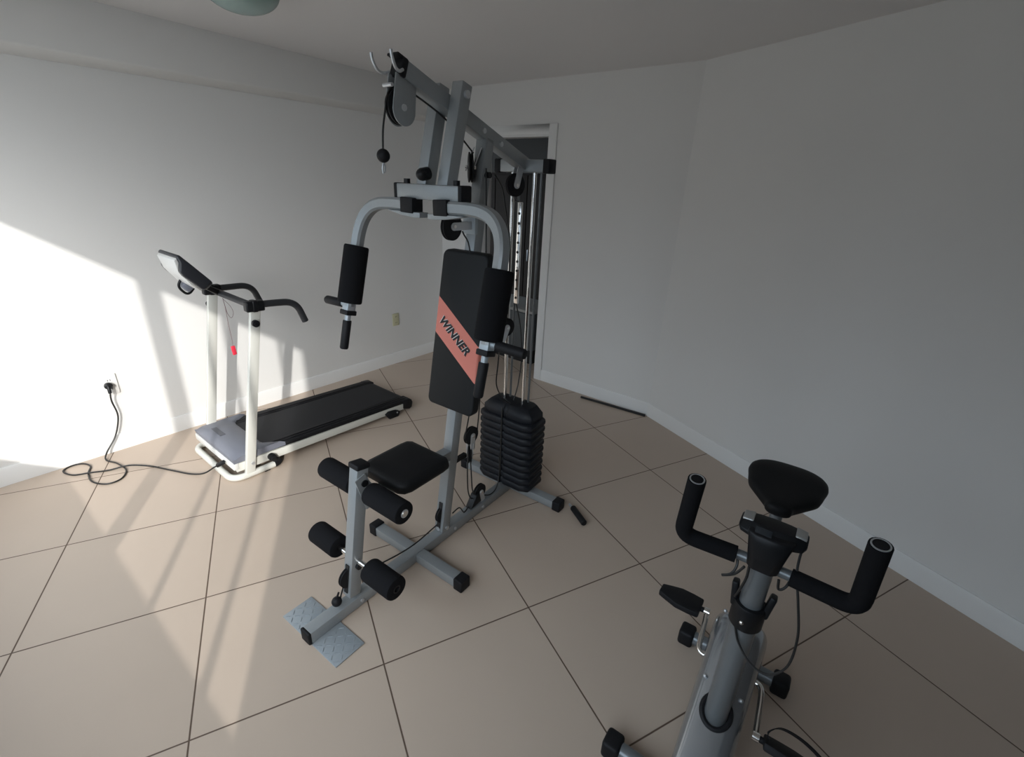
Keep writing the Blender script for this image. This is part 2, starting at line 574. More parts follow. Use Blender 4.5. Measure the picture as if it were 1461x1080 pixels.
# tall dark wardrobe
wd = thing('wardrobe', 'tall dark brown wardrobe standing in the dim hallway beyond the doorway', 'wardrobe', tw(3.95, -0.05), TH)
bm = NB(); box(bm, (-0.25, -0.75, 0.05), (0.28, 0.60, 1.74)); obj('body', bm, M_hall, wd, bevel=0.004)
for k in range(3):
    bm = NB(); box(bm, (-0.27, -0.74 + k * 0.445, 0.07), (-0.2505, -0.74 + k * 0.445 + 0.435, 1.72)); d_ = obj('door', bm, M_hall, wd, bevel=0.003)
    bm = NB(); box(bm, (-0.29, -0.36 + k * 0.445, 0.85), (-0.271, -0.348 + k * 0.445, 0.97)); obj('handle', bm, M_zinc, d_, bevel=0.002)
bm = NB(); box(bm, (-0.22, -0.73, 0.0), (0.26, 0.58, 0.05)); obj('plinth', bm, M_dark, wd)
# low cabinet
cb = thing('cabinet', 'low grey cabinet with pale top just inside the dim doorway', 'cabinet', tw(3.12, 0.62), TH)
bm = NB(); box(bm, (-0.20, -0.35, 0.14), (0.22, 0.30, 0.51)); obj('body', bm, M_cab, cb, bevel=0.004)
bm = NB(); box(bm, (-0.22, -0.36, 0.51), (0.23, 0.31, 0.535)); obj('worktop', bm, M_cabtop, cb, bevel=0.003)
bm = NB(); box(bm, (-0.19, -0.34, 0.0), (0.21, 0.29, 0.14)); obj('plinth', bm, M_dark, cb)
for k in range(2):
    bm = NB(); box(bm, (-0.214, -0.345 + k * 0.325, 0.15), (-0.2, -0.345 + k * 0.325 + 0.315, 0.5)); obj('door', bm, M_cab, cb, bevel=0.002)

# black strip along the foot of the door wall
bm = NB()
p_, q_ = V(3.205, 0.480, 0), V(3.482, 0.0, 0)
beam(bm, p_ + V(0, 0, 0.0085), q_ + V(0, 0, 0.0085), 0.014, 0.017, (1, 0, 0))
tag(obj('floor_strip', bm, M_dark, bevel=0.003), 'thin black strip along the foot of the white baseboard', 'strip')

# ceiling lamp
lp = thing('ceiling_lamp', 'round greenish glass dome lamp on the ceiling', 'lamp', (1.075, 0.25, CEIL))
bm = NB(); lathe(bm, (0, 0, 0), (0, 0, -1), [(0.0, 0.150), (0.014, 0.155), (0.02, 0.150)], 48); obj('lamp_base', bm, M_lampb, lp)
bm = NB(); lathe(bm, (0, 0, 0), (0, 0, -1), [(0.018, 0.148)] + [(0.02 + 0.085 * math.sin(k * PI / 20), 0.150 * math.cos(k * PI / 20) + 0.0005) for k in range(0, 11)], 48)
obj('lamp_shade', bm, M_lampg, lp)
for a in (-0.5, 1.6, 3.7):
    c = V(0.152 * math.cos(a), 0.152 * math.sin(a), -0.02)
    bm = NB(); box(bm, c - V(.008, .008, .012), c + V(.008, .008, .02)); obj('clip', bm, M_lampb, lp, bevel=0.002)

# wall sockets
def socket(name, label, t, z, m, w=0.075, h=0.125):
    r = thing(name, label, 'outlet', tw(t, 0, z), TH)
    bm = NB(); box(bm, (-w / 2, -0.009, -h / 2), (w / 2, 0, h / 2)); obj('cover_plate', bm, m, r, bevel=0.003)
    for dz in (-0.028, 0.028):
        bm = NB(); cyl(bm, (0, -0.0088, dz), (0, -0.0105, dz), 0.017); f = obj('receptacle', bm, m, r)
        for dx in (-0.006, 0.006):
            bm = NB(); box(bm, (dx - 0.0015, -0.0112, dz - 0.005), (dx + 0.0015, -0.0103, dz + 0.005)); obj('slot', bm, M_slot, f)
    return r
socket('wall_outlet', 'white wall outlet with the black treadmill plug in it', -0.058, 0.43, M_outw)
socket('wall_outlet', 'ivory wall outlet low on the white wall, nothing plugged in', 2.07, 0.425, M_outlet, 0.072, 0.115)

# ---------------------------------------------------------------- power cord
pc = thing('power_cord', 'black power cord looping on the tiles from wall plug to treadmill', 'cord', tw(-0.15, 0.25), TH)
def pl(t, w, z): return V(t + 0.15, -(w - 0.25), z)
wall_pts = [(-0.075, 0.042, 0.43), (-0.075, 0.05, 0.40), (-0.078, 0.036, 0.337), (-0.07, 0.03, 0.23), (-0.11, 0.032, 0.112), (-0.175, 0.05, 0.03)]
flo = [(-0.195, 0.10, .007), (-0.165, 0.18, .005), (-0.150, 0.30, .005), (-0.195, 0.385, .005), (-0.262, 0.385, .005), (-0.306, 0.30, .005), (-0.298, 0.19, .005),
       (-0.272, 0.11, .005), (-0.295, 0.045, .005), (-0.345, 0.03, .005), (-0.385, 0.065, .005), (-0.358, 0.15, .005), (-0.29, 0.207, .013), (-0.216, 0.235, .005),
       (-0.128, 0.275, .013), (-0.046, 0.358, .005), (0.016, 0.49, .005), (0.075, 0.615, .006), (0.12, 0.69, .022), (0.160, 0.745, .066), (0.188, 0.772, .089)]
bm = NB()
sweep(bm, spline([pl(*p) for p in wall_pts + flo], 8), 0.0045, 8)
obj('cable', bm, M_cable, pc)
bm = NB()
lathe(bm, pl(-0.07, 0.011, 0.43), (0, -1, 0), [(0.0, 0.018), (0.012, 0.021), (0.026, 0.020), (0.034, 0.012)], 20)
sweep(bm, [pl(-0.073, 0.038, 0.432), pl(-0.075, 0.048, 0.415), pl(-0.0755, 0.049, 0.392)], 0.009, 10)
obj('plug', bm, M_plastic, pc)
bm = NB()
beam(bm, pl(0.172, 0.756, 0.076), pl(0.2050, 0.788, 0.102), 0.022, 0.018, (0, 1, 0))
obj('connector', bm, M_plastic, pc, bevel=0.004)

# ---------------------------------------------------------------- treadmill
TC = (0.85, 0.62)
tm = thing('treadmill', 'white and black folding treadmill with grey motor hood beside the sunlit wall', 'treadmill', tw(*TC), TH)
def tl(t, w, z): return V(t - TC[0], -(w - TC[1]), z)
bm = NB()
sweep(bm, rounded([tl(0.435, 0.885, .021), tl(0.198, 0.885, .021), tl(0.198, 0.342, .021), tl(0.435, 0.342, .021)], 0.075, 10), 0.019, 14)
bf_ = obj('base_frame', bm, M_tw, tm)
for w in (0.885, 0.342):
    bm = NB(); cyl(bm, tl(0.432, w, .021), tl(0.445, w, .021), 0.0205); obj('end_cap', bm, M_plastic, bf_)
    bm = NB(); box(bm, tl(0.37, w + .012, 0.0), tl(0.40, w - .012, 0.006)); obj('rubber_foot', bm, M_rubber, bf_)
PB, PT = (0.292, 0.03), (0.474, 0.965)
for w in (0.885, 0.345):
    bm = NB(); beam(bm, tl(PB[0], w, PB[1]), tl(PT[0], w, PT[1]), 0.028, 0.052, (0, 1, 0)); po = obj('upright', bm, M_tw, tm, bevel=0.005)
    dirn = 1 if w > 0.6 else -1
    bm = NB(); cyl(bm, tl(0.455, w + dirn * 0.0135, 0.895), tl(0.455, w + dirn * 0.035, 0.895), 0.019)
    cyl(bm, tl(0.455, w + dirn * 0.035, 0.895), tl(0.455, w + dirn * 0.040, 0.895), 0.011)
    obj('knob', bm, M_plastic, po, bevel=0.002)
    bm = NB(); cyl(bm, tl(0.312, w + dirn * 0.0135, 0.09), tl(0.312, w + dirn * 0.019, 0.09), 0.009, n=12); obj('bolt', bm, M_zinc, po)
# deck: rails with a slight fall to the rear
def rail(name, w0, w1, za, zb, zc, zd, m, t0=0.23, t1=1.50, bev=0.004):
    bm = NB()
    hexa(bm, [tl(t0, w0, za), tl(t0, w1, za), tl(t0, w1, zb), tl(t0, w0, zb), tl(t1, w0, zc), tl(t1, w1, zc), tl(t1, w1, zd), tl(t1, w0, zd)])
    return obj(name, bm, m, tm, bevel=bev)
rail('side_rail', 0.345, 0.372, 0.055, 0.108, 0.022, 0.068, M_tw)
rail('side_rail', 0.848, 0.875, 0.055, 0.108, 0.022, 0.068, M_tw)
rail('foot_rail', 0.345, 0.425, 0.1082, 0.133, 0.0682, 0.095, M_rubber, 0.40, 1.49, 0.006)
rail('foot_rail', 0.795, 0.875, 0.1082, 0.133, 0.0682, 0.095, M_rubber, 0.40, 1.49, 0.006)
for w in (0.40, 0.82, 0.845):
    rail('grip_ridge', w - 0.004, w + 0.004, 0.1315, 0.1365, 0.0935, 0.0985, M_rubber, 0.44, 1.47, 0.001)
rail('deck_board', 0.373, 0.847, 0.085, 0.107, 0.045, 0.066, M_rubber, 0.30, 1.47, 0.003)
bm = NB()
# running belt, wrapped round the rear roller
prof = [(0.40, 0.128), (0.60, 0.122), (0.90, 0.112), (1.20, 0.103), (1.45, 0.095), (1.478, 0.088), (1.490, 0.074), (1.492, 0.058), (1.485, 0.044), (1.465, 0.036), (1.45, 0.036), (1.45, 0.086), (1.20, 0.094), (0.9, 0.103), (0.6, 0.113), (0.40, 0.119)]
prism(bm, [tl(t, 0.427, z) for t, z in prof], tl(0, 0.793, 0) - tl(0, 0.427, 0))
obj('running_belt', bm, M_belt, tm)
for w0, w1 in ((0.341, 0.40), (0.82, 0.879)):
    bm = NB()
    pr = [(1.42, 0.098), (1.475, 0.096), (1.502, 0.084), (1.510, 0.060), (1.502, 0.022), (1.48, 0.010), (1.42, 0.030)]
    prism(bm, [tl(t, w0, z) for t, z in pr], tl(0, w1, 0) - tl(0, w0, 0))
    obj('rear_cap', bm, M_plastic, tm, bevel=0.005)
for w in (0.885, 0.335):
    bm = NB()
    pr = [(1.25, 0.045), (1.28, 0.060), (1.345, 0.052), (1.375, 0.035), (1.36, 0.0), (1.28, 0.0)]
    prism(bm, [tl(t, w - .013, z) for t, z in pr], tl(0, w + .013, 0) - tl(0, w - .013, 0))
    ft = obj('adjusting_foot', bm, M_rubber, tm, bevel=0.006)
    sg = 1 if w > 0.6 else -1
    bm = NB(); cyl(bm, tl(1.345, w + sg * .0125, 0.036), tl(1.345, w + sg * .0165, 0.036), 0.006, n=12); obj('bolt', bm, M_zinc, ft)
# folding knob and wheel near the uprights
bm = NB(); cyl(bm, tl(0.425, 0.874, 0.075), tl(0.425, 0.905, 0.075), 0.022); cyl(bm, tl(0.425, 0.905, 0.075), tl(0.425, 0.918, 0.075), 0.016)
obj('folding_knob', bm, M_plastic, tm, bevel=0.003)
bm = NB(); lathe(bm, tl(0.452, 0.872, 0.028), (0, -1, 0), [(0, 0.020), (0.004, 0.026), (0.018, 0.026), (0.022, 0.02)], 24); obj('transport_wheel', bm, M_rubber, tm)
# motor hood: raised top with a scooped rear edge
bm = NB()
rows = []
NN = 16
for i in range(NN + 1):
    w = 0.343 + (0.877 - 0.343) * i / NN
    e = abs(i / NN - 0.5) * 2
    tr = 0.42 + (0.10 * max(0, (e - 0.72)) / 0.28)          # rear edge reaches further along the foot rails
    hgt = 0.168 - 0.022 * e ** 4
    sec = [(0.222, 0.112), (0.218, 0.138), (0.232, hgt - 0.010), (0.262, hgt), (0.32, hgt + 0.002), (tr - 0.03, 0.150), (tr, 0.134), (tr, 0.112)]
    rows.append([tl(t, w, z) for t, z in sec])
loft(bm, rows)
hd = obj('motor_hood', bm, M_hood, tm, sharp=50)
bm = NB(); hexa(bm, [tl(0.27, 0.60, 0.1695), tl(0.30, 0.60, 0.1695), tl(0.30, 0.47, 0.1695), tl(0.27, 0.47, 0.1695), tl(0.27, 0.60, 0.1712), tl(0.30, 0.60, 0.1712), tl(0.30, 0.47, 0.1712), tl(0.27, 0.47, 0.1712)])
obj('print_mark', bm, M_hoodmark, hd)
bm = NB(); prism(bm, [tl(0.215, 0.341, 0.072), tl(0.215, 0.341, 0.113), tl(0.245, 0.341, 0.113), tl(0.245, 0.341, 0.072)], tl(0, 0.879, 0) - tl(0, 0.341, 0))
obj('front_fascia', bm, M_conw, tm, bevel=0.006)
bm = NB(); sweep(bm, spline([tl(0.30, 0.80, 0.075), tl(0.285, 0.83, 0.035), tl(0.30, 0.855, 0.02), tl(0.34, 0.862, 0.05)]), 0.004, 8); obj('wire', bm, M_cable, tm)
# handlebars
bm = NB()
sweep(bm, spline([tl(0.47, 0.345, 0.985), tl(0.505, 0.45, 0.962), tl(0.522, 0.615, 0.950), tl(0.505, 0.78, 0.962), tl(0.47, 0.885, 0.985)], 8), 0.0195, 14)
obj('cross_bar', bm, M_grip, tm)
for w in (0.885, 0.345):
    bm = NB()
    k = 0 if w > 0.6 else 0.01
    sweep(bm, rounded([tl(0.45, w, 0.988), tl(0.56, w, 0.985), tl(0.70, w, 0.972 + k), tl(0.742, w, 0.85 + k)], 0.075, 8), 0.0185, 14)
    hb = obj('handrail', bm, M_grip, tm)
    bm = NB(); beam(bm, tl(0.425, w, 0.985), tl(0.52, w, 0.982), 0.046, 0.056, (0, 1, 0)); beam(bm, tl(0.455, w, 0.985), tl(0.485, w, 0.983), 0.05, 0.062, (0, 1, 0))
    obj('clamp', bm, M_plastic, tm, bevel=0.008, seg=3)
# console: tilted slab, white tray behind a black face
ctop, cbot = V(*tl(0.220, 0.63, 1.255)), V(*tl(0.352, 0.63, 1.098))
cd = (ctop - cbot)
cu = cd.normalized()
cn = V(-cu.z, 0, cu.x)                      # points forward and down (rear side)
if cn.z > 0:
    cn = -cn
cw = V(0, 1, 0)
def cp(x, w, d):                            # x 0..1 up the slab, w half width sign, d depth behind the face
    return cbot + cd * x + cw * w + cn * d
bm = NB()
rows = []
for x, hw, d0, d1 in ((0.0, 0.11, 0.0, 0.045), (0.08, 0.130, 0.0, 0.062), (0.60, 0.134, 0.0, 0.068), (0.74, 0.134, 0.0, 0.062), (0.86, 0.132, 0.0, 0.030), (1.0, 0.128, 0.0, 0.018)):
    rows.append([cp(x, -hw, d0), cp(x, hw, d0), cp(x, hw, d1), cp(x, -hw, d1)])
loft(bm, rows)
cs_ = obj('console', bm, M_con, tm, bevel=0.008, seg=3)
bm = NB()
rows = []
for x, hw, d0, d1 in ((0.02, 0.075, 0.050, 0.068), (0.3, 0.100, 0.058, 0.076), (0.70, 0.105, 0.040, 0.066), (0.97, 0.120, 0.012, 0.036)):
    rows.append([cp(x, -hw, d0), cp(x, hw, d0), cp(x, hw, d1), cp(x, -hw, d1)])
loft(bm, rows)
obj('rear_shell', bm, M_conw, cs_, bevel=0.006)
bm = NB()
hexa(bm, [cp(.45, -.09, -.0015), cp(.85, -.09, -.0015), cp(.85, .09, -.0015), cp(.45, .09, -.0015), cp(.45, -.09, .002), cp(.85, -.09, .002), cp(.85, .09, .002), cp(.45, .09, .002)])
obj('screen', bm, M_lcd, cs_)
bm = NB()
lp_ = [cp(0.36, 0.03, 0.064), cp(0.28, 0.035, 0.110), cp(-0.06, 0.045, 0.112), cp(-0.02, 0.05, 0.040)]
sweep(bm, rounded(lp_, 0.03, 6), 0.0065, 10)
obj('holder_loop', bm, M_plastic, cs_)
bm = NB()
hexa(bm, [cp(0.28, 0.01, 0.066), cp(0.02, 0.01, 0.058), cp(0.02, 0.08, 0.058), cp(0.28, 0.08, 0.066), cp(0.24, 0.015, 0.096), cp(0.02, 0.015, 0.100), cp(0.02, 0.075, 0.100), cp(0.24, 0.075, 0.096)])
obj('holder_pocket', bm, M_hood, cs_, bevel=0.006)
bm = NB()
beam(bm, cp(0.06, 0.105, 0.03), tl(0.482, 0.40, 0.976), 0.035, 0.03, (0, 1, 0))
obj('console_neck', bm, M_plastic, tm, bevel=0.006)
# safety key on its lanyard, hanging from the cross bar
sk = thing('safety_key', 'red safety key clip dangling from the treadmill console by thin string', 'key', tw(0.493, 0.43, 0.9440), TH)
bm = NB()
sweep(bm, spline([V(0, 0, 0.0), V(0.004, -.002, -0.06), V(0.003, -.002, -0.16), V(0.006, -.002, -0.26), V(0.004, 0, -0.305)]), 0.0013, 6)
sweep(bm, spline([V(0.0, 0, -0.005), V(0.03, -.004, -0.05), V(0.042, -.004, -0.095), V(0.025, -.004, -0.125), V(0.008, -.004, -0.09), V(0.002, -.002, -0.02)]), 0.0013, 6)
obj('lanyard', bm, M_string, sk)
bm = NB(); beam(bm, V(0.003, 0, -0.30), V(0.008, 0, -0.358), 0.024, 0.012, (1, 0, 0)); obj('clip', bm, M_red, sk, bevel=0.004)

# ---------------------------------------------------------------- home gym
MA = rad(27.3)
gy = thing('home_gym', 'silver and black multi gym machine with weight stack and press arms', 'gym machine', (0.952, -0.994, 0), MA)
def g(a, b, z): return V(a, -b, z)
BSIDE = V(0, 1, 0)
TB = 0.052                                   # tube size
def fl(z): return 0.70 + 0.165 * z           # front face of the main post
def ff(z): return 0.175 + 0.165 * z          # front face of the leg lever
def endcap(p, q, w, h, side, parent):
    bm = NB(); beam(bm, p, q, w, h, side); return obj('end_cap', bm, M_rubber, parent, bevel=0.006, seg=3)

bm = NB(); beam(bm, g(0.012, 0, 0.032), g(1.275, 0, 0.032), TB, TB, BSIDE); base = obj('base_beam', bm, M_gym, gy, bevel=0.004)
endcap(g(0.0, 0, 0.032), g(0.014, 0, 0.032), TB + .003, TB + .003, BSIDE, base)
for a in (0.24, 0.56, 0.80, 1.02):
    bm = NB(); cyl(bm, g(a, 0.0255, 0.032), g(a, 0.031, 0.032), 0.008, n=10); obj('bolt', bm, M_zinc, base)
bm = NB(); box(bm, g(0.01, 0.174, 0.0), g(0.135, -0.176, 0.0055)); fp = obj('foot_plate', bm, M_plate, gy, bevel=0.0015)
for half in (-1, 1):
    bm = NB()
    for i in range(5):
        for j in range(5):
            a, b = 0.022 + i * 0.0245, half * (0.052 + j * 0.0265)
            sgn = 1 if (i + j) % 2 else -1
            d = V(0.0065, 0.0065 * sgn, 0)
            beam(bm, g(a, b, 0.0063) - d, g(a, b, 0.0063) + d, 0.0028, 0.002, V(d.y, -d.x, 0))
    obj('tread_pattern', bm, M_plate, fp)
# floor cross bars
for a, hb, nm in ((0.565, 0.305, 'front'), (1.295, 0.355, 'rear')):
    bm = NB(); beam(bm, g(a, -(hb - .03), 0.0285), g(a, hb - .03, 0.0285), TB, TB - .006, (1, 0, 0)); cbar = obj('floor_cross_bar', bm, M_gym, gy, bevel=0.004)
    for s in (-1, 1):
        endcap(g(a, s * (hb - .048), 0.029), g(a, s * hb, 0.029), 0.060, 0.058, (1, 0, 0), cbar)
# main post (leans back) and slot pulley in its foot
bm = NB()
pz0, pz1 = 0.055, 1.80
beam(bm, g(fl(pz0) + TB / 2, 0, pz0), g(fl(pz1) + TB / 2, 0, pz1), TB, TB, BSIDE)
mp = obj('main_post', bm, M_gym, gy, bevel=0.004)
bm = NB(); beam(bm, g(fl(.08) - .002, 0, .08), g(fl(.215) - .002, 0, .215), 0.02, 0.006, BSIDE); obj('slot', bm, M_dark, mp)
for z in (0.43, 0.075):
    bm = NB(); cyl(bm, g(fl(z) + .001, 0, z), g(fl(z) - .006, 0, z), 0.011, n=12); obj('bolt', bm, M_zinc, mp)
bm = NB(); cyl(bm, g(fl(.07) + .03, .025, .075), g(fl(.07) + .03, .033, .075), 0.010, n=12); obj('bolt', bm, M_zinc, mp)
bm = NB(); beam(bm, g(fl(.40) - .002, 0, .40), g(fl(.475) - .002, 0, .475), 0.050, 0.004, BSIDE); obj('bracket_plate', bm, M_plate, mp)
bm = NB(); cyl(bm, g(fl(1.66) + .026, .025, 1.665), g(fl(1.66) + .026, .045, 1.665), 0.012, n=14); obj('knob', bm, M_plastic, mp)
bm = NB(); beam(bm, g(fl(.40) + .05, 0, .40), g(fl(.40) + .14, .0, .40), 0.02, 0.02, BSIDE); obj('peg', bm, M_rubber, mp)

# top beam
t_a, t_b = g(0.59, 0, 1.958), g(1.315, 0, 1.710)
bm = NB(); beam(bm, t_a, t_b, TB, TB, BSIDE); tbm = obj('top_beam', bm, M_gym, gy, bevel=0.004)
endcap(t_a + (t_a - t_b).normalized() * 0.012, t_a - (t_a - t_b).normalized() * 0.012, TB + .004, TB + .004, BSIDE, tbm)
bm = NB(); beam(bm, g(0.565, 0, 1.992), g(0.605, 0, 1.979), 0.05, 0.008, BSIDE); obj('cap_tab', bm, M_rubber, tbm, bevel=0.002)
for sb in (-0.03, 0.03):
    bm = NB(); sweep(bm, spline([g(0.58, sb * .9, 1.950), g(0.558, sb * 1.2, 1.942), g(0.538, sb * 1.4, 1.948), g(0.524, sb * 1.5, 1.972), g(0.520, sb * 1.5, 1.990)], 6), 0.0048, 10); obj('hook', bm, M_zinc, tbm)
for a in (0.98, 1.09):
    z = 1.958 - 0.342 * (a - 0.59)
    bm = NB(); cyl(bm, g(a, 0.0255, z - 0.004), g(a, 0.032, z - 0.004), 0.010, n=12); obj('bolt', bm, M_zinc, tbm)
# rear top cross bar
bm = NB(); beam(bm, g(1.30, -0.125, 1.712), g(1.30, 0.125, 1.712), TB, TB, (1, 0, 0)); tcb = obj('top_cross_bar', bm, M_gym, gy, bevel=0.004)
for s in (-1, 1):
    endcap(g(1.30, s * 0.115, 1.712), g(1.30, s * 0.15, 1.712), TB + .006, TB + .006, (1, 0, 0), tcb)

# pulleys
def pulley(c, axis, r, mount, name='pulley', fork=True, wid=0.020):
    """wheel at c turning about axis, with a fork of two plates running to the point mount"""
    c, axis = Vector(c), Vector(axis).normalized()
    h = wid / 2
    bm = NB()
    lathe(bm, c - axis * h, axis, [(0, 0.010), (0, r * 0.80), (0.002, r), (h * 0.7, r), (h, r - 0.008), (h * 1.3, r), (wid - .002, r), (wid, r * 0.80), (wid, 0.010)], 36)
    w = obj(name, bm, M_rubber, gy)
    if mount is not None:
        mount = Vector(mount)
        d = (mount - c).normalized()
        bm = NB()
        for s in (-1, 1):
            o = axis * (s * (h + 0.004))
            e = d.cross(axis).normalized()
            R0 = 0.015
            out = [c + o - d * 0.0 + (e * math.cos(k * PI / 8) - d * math.sin(k * PI / 8)) * R0 for k in range(9)]
            out += [mount + o - e * R0, mount + o + e * R0]
            prism(bm, [p - axis * 0.002 for p in out], axis * 0.004)
        fk = obj('fork', bm, M_zinc, w)
        bm = NB(); cyl(bm, c - axis * (h + .011), c + axis * (h + .011), 0.007, n=12); obj('axle', bm, M_chrome, w)
    return w
YAX = V(0, 1, 0)
# top front pulley between rounded side plates
pulley(g(0.583, 0, 1.850), YAX, 0.052, None, wid=0.022)
bm = NB()
for s in (-1, 1):
    out = []
    for k in range(13):
        a = PI * k / 12
        out.append(g(0.588 - 0.047 * math.cos(a), s * 0.017, 1.842 - 0.047 * math.sin(a)))
    out += [g(0.642, s * 0.017, 1.912), g(0.560, s * 0.017, 1.942)]
    prism(bm, [p + V(0, 0.0025, 0) for p in out], (0, -0.005, 0))
sp = obj('pulley_side_plate', bm, M_gym, gy, bevel=0.001)
bm = NB(); cyl(bm, g(0.585, -0.024, 1.848), g(0.585, 0.024, 1.848), 0.010, n=14); obj('bolt', bm, M_zinc, sp)
bm = NB(); cyl(bm, g(0.541, -0.020, 1.905), g(0.541, 0.020, 1.905), 0.006, n=10); obj('cable_guard', bm, M_zinc, sp)
pulley(g(0.945, -0.01, 1.690), V(0.70, -0.71, 0), 0.055, g(0.975, 0, 1.76), wid=0.02)
pulley(g(0.822, 0.0, 1.474), YAX, 0.053, g(0.945, 0.0, 1.474))
bm = NB(); box(bm, g(0.925, 0.032, 1.44), g(0.945, -0.032, 1.508)); obj('pulley_bracket', bm, M_plate, gy, bevel=0.002)
pulley(g(1.235, 0.0, 1.632), V(0.35, 1, 0), 0.048, g(1.262, 0.0, 1.712))
pulley(g(0.948, 0.0, 0.490), YAX, 0.046, g(0.944, 0.0, 0.415))
pulley(g(0.938, 0.0, 0.385), V(0.70, -0.71, 0), 0.042, g(0.944, 0, 0.45))
pulley(g(1.020, 0.0, 0.118), YAX, 0.044, g(1.035, 0.0, 0.058))
pulley(g(0.742, 0.0, 0.145), YAX, 0.045, None, wid=0.018)
pulley(g(0.212, 0.0, 0.165), YAX, 0.046, None, wid=0.018)
pulley(g(1.205, 0.0, 0.985), V(0.3, 1, 0), 0.046, g(1.160, 0.0, 0.91))
# guard at the base pulley
bm = NB(); prism(bm, [g(0.93, 0.02, 0.06), g(0.975, 0.02, 0.125), g(1.0, 0.02, 0.13), g(1.015, 0.02, 0.07)], g(0, -0.02, 0) - g(0, 0.02, 0)); obj('pulley_guard', bm, M_plastic, gy, bevel=0.004)

# leg lever with foam rollers
bm = NB(); beam(bm, g(ff(.075) + TB / 2, 0, .075), g(ff(.635) + TB / 2, 0, .635), TB * 0.92, TB, BSIDE); lev = obj('leg_lever', bm, M_gym, gy, bevel=0.004)
endcap(g(ff(.63) + TB / 2, 0, .63), g(ff(.652) + TB / 2, 0, .652), TB + .006, TB + .008, BSIDE, lev)
bm = NB(); beam(bm, g(ff(.10) - .002, 0, .10), g(ff(.225) - .002, 0, .225), 0.02, 0.006, BSIDE); obj('slot', bm, M_dark, lev)
for z in (0.575, 0.215):
    bm = NB(); cyl(bm, g(ff(z) + .03, .02, z), g(ff(z) + .03, .036, z), 0.014, n=14); obj('bolt', bm, M_plastic, lev)
bm = NB(); prism(bm, [g(0.262, 0.026, 0.60), g(0.305, 0.026, 0.615), g(0.345, 0.026, 0.53), g(0.345, 0.026, 0.455), g(0.300, 0.026, 0.455)], g(0, 0.031, 0) - g(0, 0.026, 0)); obj('side_bracket', bm, M_gym, lev)
FR = 0.045
def foam_pair(a, z, b0, b1, rr):
    bm = NB()
    e_ = .004 if z > .4 else -.012
    cyl(bm, g(a, -b1 - e_, z), g(a, b1 + e_, z), 0.0115, n=18); ax = obj('roller_axle', bm, M_chrome, gy)
    for s in (-1, 1):
        bm = NB()
        L = b1 - b0
        lathe(bm, g(a, s * b0, z), (0, -s, 0), [(0.004, 0.012), (0, 0.020), (0, rr - .007), (0.002, rr - .002), (0.008, rr), (L - .008, rr), (L - .002, rr - .002), (L, rr - .007), (L, 0.016), (L - .006, 0.012)], 36)
        f = obj('foam_roller', bm, M_foam, gy)
        bm = NB(); lathe(bm, g(a, s * (b1 - .008), z), (0, -s, 0), [(0, 0.004), (0, 0.0165), (0.0095, 0.0165), (0.0095, 0.0115), (0.003, 0.0105), (0.003, 0.004)], 20); obj('end_plug', bm, M_zinc if z > .4 else M_plastic, f)
foam_pair(0.312, 0.530, 0.045, 0.235, 0.044)
foam_pair(0.243, 0.236, 0.095, 0.250, 0.047)
# seat and its carrier
bm = NB(); beam(bm, g(0.30, 0, 0.474), g(0.80, 0, 0.462), 0.05, 0.05, BSIDE); obj('seat_frame', bm, M_gym, gy, bevel=0.004)
bm = NB()
so = [(0.395, 0.10), (0.41, 0.125), (0.44, 0.135), (0.62, 0.135), (0.655, 0.13), (0.67, 0.11)]
full = [(a, b) for a, b in so] + [(a, -b) for a, b in reversed(so)]
def seat_ring(k, z, da=0.0): return [g(0.53 + (a - 0.53) * k, b * k, z + 0.02 * (0.53 - a) * 0) for a, b in full]
loft(bm, [seat_ring(0.90, 0.498), seat_ring(0.985, 0.503), seat_ring(1.0, 0.515), seat_ring(0.995, 0.530), seat_ring(0.955, 0.543), seat_ring(0.80, 0.549), seat_ring(0.3, 0.551)])
obj('seat', bm, M_vinyl, gy, sharp=70)

# backrest
def pb(h, b, d): return g(0.775 + 0.161 * (h - 0.7) + d, b, h)
bm = NB()
hexa(bm, [pb(.70, -.118, 0), pb(.70, .150, 0), pb(.70, .150, .048), pb(.70, -.118, .048), pb(1.375, -.105, 0), pb(1.375, .140, 0), pb(1.375, .140, .048), pb(1.375, -.105, .048)])
# round the four outline corners first, then soften all edges
bm.normal_update()
lng = [e for e in bm.edges if abs((e.verts[0].co - e.verts[1].co).length - .048) < .003]
bmesh.ops.bevel(bm, geom=lng, offset=0.028, segments=6, affect='EDGES', profile=0.5)
pad = obj('backrest', bm, M_pad, gy, bevel=0.010, seg=4, sharp=60)
for z in (0.80, 1.26):
    bm = NB(); beam(bm, pb(z, -.05, .051), pb(z, .07, .051), 0.05, 0.008, (0, 0, 1)); obj('mounting_plate', bm, M_gym, gy)
